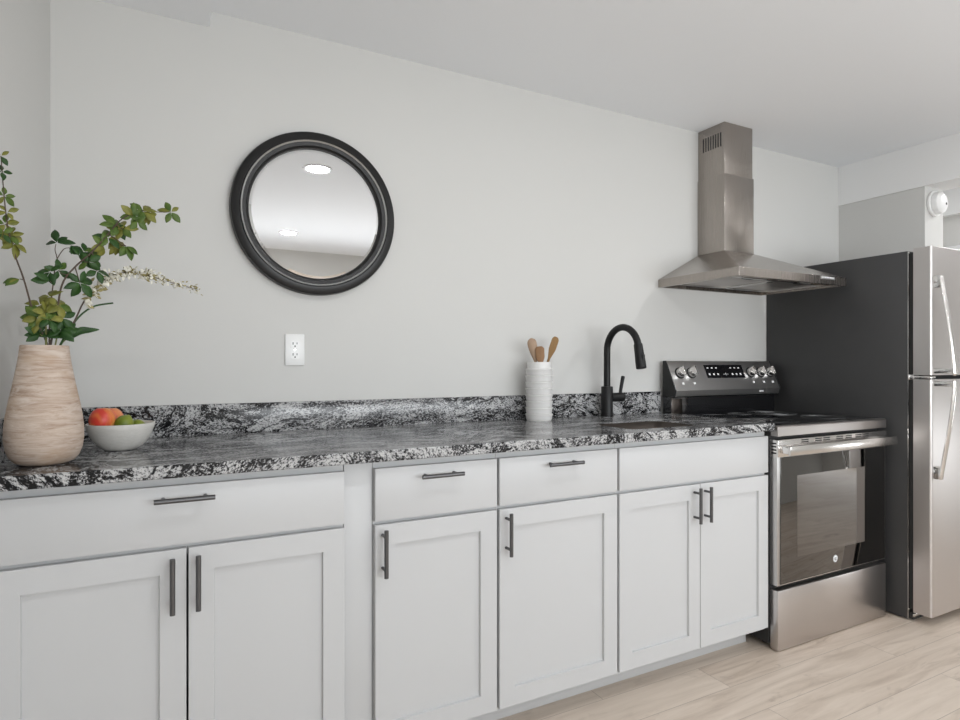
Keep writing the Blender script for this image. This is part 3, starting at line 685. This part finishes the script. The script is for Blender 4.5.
# backguard
bm = new_bm(); prism(bm, [(-.082, .898), (-.082, .990), (-.028, .990), (-.028, .898)], RX0, RX1, 'x'); obj('riser', bm, 'black_gloss', t, bev=.002)
obj('riser_end', bx(RX0 + .002, RX0 + .072, -.0835, -.0822, .908, .982, bev=.0004), 'steel_basin', t)
bg = [(-.028, .990), (-.028, 1.1645), (-.046, 1.1645), (-.112, 1.022), (-.105, .993)]
bm = new_bm(); prism(bm, bg, RX0 + .004, RX1 + .003, 'x'); g = obj('backguard', bm, 'steel_dark', t, bev=.002)
for xa, xb in ((RX0 - .001, RX0 + .004), (RX1 + .003, RX1 + .008)):
    bm = new_bm(); prism(bm, [(-.0275, .9895), (-.0275, 1.1655), (-.0470, 1.1655), (-.1135, 1.0215), (-.1060, .9920)], xa, xb, 'x'); obj('end_cap', bm, 'rubber', g)
f0, f1 = Vector((0, -.112, 1.022)), Vector((0, -.046, 1.1645)); fd = (f1 - f0).normalized(); fn = Vector((0, -fd.z, fd.y))
def onface(x, u, h=0.0):
    """point on the slanted control face: u 0..1 from bottom to top, h off the face"""
    p = f0 + (f1 - f0) * u + fn * h; return Vector((x, p.y, p.z))
def slantbox(bm, x0, x1, u0, u1, h0, h1):
    vs = []
    for h in (h0, h1): vs += [bm.verts.new(onface(x, u, h)) for x, u in ((x0, u0), (x1, u0), (x1, u1), (x0, u1))]
    for q in ((0, 1, 2, 3), (7, 6, 5, 4), (0, 4, 5, 1), (1, 5, 6, 2), (2, 6, 7, 3), (3, 7, 4, 0)): bm.faces.new([vs[i] for i in q])
    bmesh.ops.recalc_face_normals(bm, faces=bm.faces[:])
bm = new_bm(); slantbox(bm, 2.424, 2.702, .40, .86, .0002, .0016); ds = obj('display', bm, 'black_gloss', g)
def dial(x0, x1, u0, u1):
    bm = new_bm(); slantbox(bm, x0, x1, u0, u1, .0016, .0021); obj('button', bm, 'print', ds)
for k in range(3):
    for bx0 in (2.440, 2.606): dial(bx0 + k * .030, bx0 + .012 + k * .030, .735, .770); dial(bx0 + k * .030, bx0 + .011 + k * .030, .50, .56)
for k, (u0, u1) in enumerate(((.52, .54), (.50, .57), (.52, .54))): dial(2.546 + k * .014, 2.551 + k * .014, u0, u1)
bm = new_bm(); slantbox(bm, 2.782, 2.797, -.115, -.060, .001, .0014)
bm.free(); bm = new_bm()
lo0, lo1 = Vector((0, -.105, .993)), Vector((0, -.112, 1.022))
for x0, x1 in ((2.778, 2.788), (2.791, 2.798), (2.800, 2.809)): box(bm, x0, x1, -.1112, -.1088, 1.006, 1.012)
obj('lettering', bm, 'print', g)
first = None
for k, x in enumerate((2.243, 2.3205, 2.7502, 2.8289, 2.9012)):
    bm = new_bm(); c = onface(x, .58)
    tube(bm, [c + fn * .0003, c + fn * .004, c + fn * .0045], [.0285, .0285, .026], n=28); sk = obj('knob', bm, 'rubber', g)
    bm = new_bm(); tube(bm, [c + fn * .0046, c + fn * .024, c + fn * .0275], [.0245, .0215, .0185], n=28)
    o = obj('cap', bm, 'chrome', sk)
    bm = new_bm(); q = c + fn * .030; w = .0048; r = .0225; vs = []
    for h in (-.004, .010):
        for s1, s2_ in ((-1, -1), (1, -1), (1, 1), (-1, 1)): vs.append(bm.verts.new(q + fn * h + Vector((1, 0, 0)) * w * s1 + fd * r * s2_))
    for qd in ((0, 1, 2, 3), (7, 6, 5, 4), (0, 4, 5, 1), (1, 5, 6, 2), (2, 6, 7, 3), (3, 7, 4, 0)): bm.faces.new([vs[i] for i in qd])
    bmesh.ops.recalc_face_normals(bm, faces=bm.faces[:]); obj('grip', bm, 'chrome', sk, bev=.0015)
for x in (2.243, 2.3205, 2.7502, 2.8289, 2.9012):
    bm = new_bm(); slantbox(bm, x - .006, x + .008, .20, .27, .0002, .0008); obj('knob_mark', bm, 'print', g)
# oven door
d = obj('oven_door', bx(RX0 + .002, RX1 - .002, -.6480, -.613, .262, .846, bev=.002), 'steel_dark', t)
obj('glass_panel', bx(RX0 + .016, RX1 - .012, -.6520, -.6481, .268, .776, bev=.001), 'oven_glass', d)
wn = bx(2.298, 2.765, -.65235, -.6521, .365, .697); obj('window', wn, 'oven_window', d)
bm = new_bm(); box(bm, RX0 + .0005, RX1 - .0005, -.6525, -.6125, .7775, .8465, bev=.002); tr = obj('vent_trim', bm, 'steel_handle', d)
for x in (2.325, 2.415, 2.470, 2.560, 2.625, 2.695, 2.75):
    for z in (.8395, .8310): obj('vent_slot', bx(x, x + .045, -.6530, -.6524, z - .0022, z + .0022), 'dark', tr)
for z in (.832, .819, .806, .793): obj('vent_slot', bx(RX0 - .0003, RX0 + .0006, -.644, -.622, z - .003, z + .003), 'dark', tr)
bm = new_bm(); box(bm, 2.189, 2.937, -.7005, -.6880, .7885, .8270, bev=.004)
h = obj('handle', bm, 'steel_handle', d)
for x0, x1 in ((2.192, 2.226), (2.886, 2.920)):
    obj('handle_mount', bx(x0, x1, -.6885, -.6526, .7940, .8220, bev=.003), 'chrome', h)
bm = new_bm(); lathe(bm, [(.0155, -.6524), (.0155, -.6532), (.0145, -.6535)], (2.5525, 0, .3205), 32, axis='y'); bd = obj('badge', bm, 'print', d)
bm = new_bm(); lathe(bm, [(.0132, -.6534), (.0140, -.6534), (.0140, -.6538), (.0132, -.6538)], (2.5525, 0, .3205), 32, axis='y', close=True)
def arc(cx, cz, r, a0, a1, k=10): return [(2.5525 + cx + r * math.cos(math.radians(a0 + (a1 - a0) * i / k)), -.6537, .3205 + cz + r * math.sin(math.radians(a0 + (a1 - a0) * i / k))) for i in range(k + 1)]
for p in (arc(-.0038, .0005, .0042, 40, 320), arc(.0040, .003, .003, 20, 270), arc(.0040, -.003, .0032, 90, 340)): tube(bm, p, .0007, .0007, n=6)
tube(bm, [(2.5505, -.6537, .3200), (2.5525, -.6537, .3200), (2.5520, -.6537, .3120), (2.5490, -.6537, .3130)], .0007, .0007, n=6)
obj('monogram', bm, 'dark', bd)
dw = obj('drawer', bx(RX0 + .002, RX1 - .002, -.6520, -.613, .0035, .2440, bev=.005), 'steel_range', t)

# ------------------------------------------------------------------ range hood
HX0, HX1, HY, HZ0, HZ1 = 2.174, 2.931, -.4725, 1.5255, 1.5640
CX0, CX1, CYF, CZ = 2.4450, 2.6565, -.1700, 1.7040
t = thing('range_hood', 'brushed steel chimney range hood on the wall above the stove', 'range hood', ((HX0 + HX1) / 2, 0, HZ0))
bm = new_bm(); yb = -.0008
def quad(*p): bm.faces.new([bm.verts.new(q) for q in p])
lip = [(HX0, yb), (HX0, HY), (HX1, HY), (HX1, yb)]; ch = [(CX0, yb), (CX0, CYF), (CX1, CYF), (CX1, yb)]
ins = .014; li = [(HX0 + ins, yb - ins), (HX0 + ins, HY + ins), (HX1 - ins, HY + ins), (HX1 - ins, yb - ins)]
L0 = [bm.verts.new((x, y, HZ0)) for x, y in lip]; L1 = [bm.verts.new((x, y, HZ1)) for x, y in lip]; C1 = [bm.verts.new((x, y, CZ)) for x, y in ch]
I0 = [bm.verts.new((x, y, HZ0)) for x, y in li]; I1 = [bm.verts.new((x, y, HZ0 + .022)) for x, y in li]
for a, b in ((L0, L1), (L1, C1), (I0, L0), (I1, I0)):
    for i in range(4): bm.faces.new((a[i], a[(i + 1) % 4], b[(i + 1) % 4], b[i]))
bm.faces.new(C1); bm.faces.new(I1); bmesh.ops.recalc_face_normals(bm, faces=bm.faces[:])
cn = obj('canopy', bm, 'steel_hood', t, bev=.0012, ang=12)
obj('chimney', bx(CX0, CX1, CYF, yb, CZ + .0004, 2.0825, bev=.0012), 'steel_hood', t)
up = obj('upper_chimney', bx(CX0 + .0045, CX1 - .0045, CYF + .0045, yb, 2.083, CE - .0006, bev=.0012), 'steel_hood', t)
for i in range(8):
    y = -.1460 + i * .0152; obj('vent_slot', bx(CX0 + .0041, CX0 + .0047, y, y + .0075, 2.2225, 2.2915), 'dark', up)
hw = (HX1 - HX0 - 2 * ins - .02) / 2
for k in range(2):
    x0 = HX0 + ins + .006 + k * (hw + .008); y0, y1 = HY + ins + .075, yb - ins - .05
    fz = HZ0 + .0215
    bm = new_bm(); box(bm, x0, x0 + hw, y0, y1, fz - .007, fz, bev=.002); fl = obj('filter', bm, 'filter', t)
    bm = new_bm()
    for a in ((x0, x0 + hw, y0, y0 + .012), (x0, x0 + hw, y1 - .012, y1), (x0, x0 + .012, y0 + .012, y1 - .012), (x0 + hw - .012, x0 + hw, y0 + .012, y1 - .012)): box(bm, *a, fz - .0115, fz - .0068)
    obj('filter_frame', bm, 'chrome', fl)
    obj('latch', bx(x0 + hw / 2 - .03, x0 + hw / 2 + .03, y0 + .014, y0 + .034, fz - .0115, fz - .0068, bev=.001), 'dark', fl)
for x in (HX0 + .13, HX1 - .13): obj('lamp', lathe(new_bm(), [(.028, HZ0 + .016), (.028, HZ0 + .0218), (.01, HZ0 + .0218)], (x, HY + .05, 0), 24), 'plastic', t)
pn = obj('control_panel', bx(2.730, 2.838, HY - .0008, HY + .0002, 1.5470, 1.5615), 'steel_dark', cn)
for k in range(5): obj('button', bx(2.738 + k * .0195, 2.753 + k * .0195, HY - .0013, HY - .0007, 1.5530, 1.5585), 'print', pn)

# ------------------------------------------------------------------ refrigerator
GX0, GX1 = 2.9755, 3.6200; YS, YD0, YD1 = -.7208, -.7420, -.8155
t = thing('refrigerator', 'tall two door fridge freezer with charcoal side and steel doors beside the stove', 'fridge', ((GX0 + GX1) / 2, -.4, 0))
bm = new_bm(); box(bm, GX0, GX1, YS, -.003, .0060, 1.6575, bev=.003); obj('body', bm, 'fridge_side', t)
bm = new_bm(); box(bm, GX0 + .012, GX1 - .012, -.7418, YS - .0002, .05, 1.648); obj('gasket', bm, 'rubber', t)
obj('corner_strip', bx(GX0 - .0008, GX0 + .010, YS - .0022, YS - .0001, .008, 1.654), 'chrome', t)
for x in (GX0 + .03, GX1 - .03):
    for y in (YS + .045, -.08): obj('foot', lathe(new_bm(), [(.018, .0003), (.018, .0055), (.010, .0058)], (x, y, 0), 16), 'rubber', t)
obj('toe_grille', bx(GX0 + .012, GX1 - .012, YS - .018, YS - .0004, .006, .036), 'rubber', t)
def fdoor(z0, z1, name):
    r = .018; k = 6; poly = [(GX0, YD0), (GX1, YD0)]
    for i in range(k + 1):
        a = math.radians(i * 90 / k); poly.append((GX1 - r + r * math.cos(a), YD1 + r - r * math.sin(a)))
    for i in range(k + 1):
        a = math.radians(90 + i * 90 / k); poly.append((GX0 + r * .55 + r * .55 * math.cos(a), YD1 + r * .55 - r * .55 * math.sin(a)))
    bm = new_bm(); prism(bm, poly, z0, z1, 'z'); return obj(name, bm, 'steel_fridge', t, bev=.0015)
fz = fdoor(1.1005, 1.6660, 'freezer_door'); fd_ = fdoor(.0420, 1.0825, 'fridge_door')
def bow(door, z_mount, z_gap):
    """bow handle: block at the mount end, bar swinging out towards the gap between the doors"""
    s = 1 if z_gap > z_mount else -1; x = 2.996; bm = new_bm()
    P = [(x, YD1 - .026, z_mount), (x, YD1 - .042, z_mount + (z_gap - z_mount) * .25), (x, YD1 - .058, z_mount + (z_gap - z_mount) * .5), (x, YD1 - .072, z_mount + (z_gap - z_mount) * .78), (x, YD1 - .078, z_gap - s * .012), (x, YD1 - .076, z_gap - s * .003)]
    tube(bm, smooth_path(P, 6), .0125, .0125, n=16, flat=.62, up=(1, 0, 0)); h = obj('handle', bm, 'steel_handle', door)
    obj('mount', bx(x - .0125, x + .0125, YD1 - .032, YD1 - .0002, min(z_mount - s * .006, z_mount + s * .050), max(z_mount - s * .006, z_mount + s * .050), bev=.004), 'chrome', h)
    zc_ = z_gap - s * .016
    obj('gap_mount', bx(x - .010, x + .010, YD1 - .074, YD1 - .0002, zc_ - .011, zc_ + .011, bev=.003), 'chrome', h)
bow(fz, 1.530, 1.104); bow(fd_, .655, 1.080)
bm = new_bm(); box(bm, GX0 + .004, GX0 + .06, YD1 + .012, YD0 - .002, 1.0865, 1.0965, bev=.002); box(bm, GX0 + .004, GX0 + .045, YD0 - .002, YS - .0002, 1.080, 1.103, bev=.003)
obj('center_hinge', bm, 'chrome', t)
obj('bottom_hinge', bx(GX0 + .002, GX0 + .05, YD0 - .004, YS - .0185, .022, .0350, bev=.002), 'chrome', t)

# ------------------------------------------------------------------ smoke detector on the wall end
DX, DZ = 3.722, 2.018; yw = -.4672
t = thing('smoke_detector', 'white round smoke detector on the wall end above the fridge', 'smoke detector', (DX, yw, DZ))
obj('base', lathe(new_bm(), [(.064, -.0002), (.069, -.004), (.069, -.013), (.066, -.016), (.03, -.016)], (DX, yw, DZ), 48, axis='y'), 'plastic', t)
dm = obj('dome', lathe(new_bm(), [(.058, -.0162), (.060, -.019), (.060, -.030), (.056, -.043), (.046, -.050), (.020, -.053)], (DX, yw, DZ), 48, axis='y'), 'plastic', t)
obj('button', lathe(new_bm(), [(.007, -.0528), (.007, -.0540), (.006, -.0544)], (DX + .022, yw, DZ - .006), 20, axis='y'), 'dark', dm)
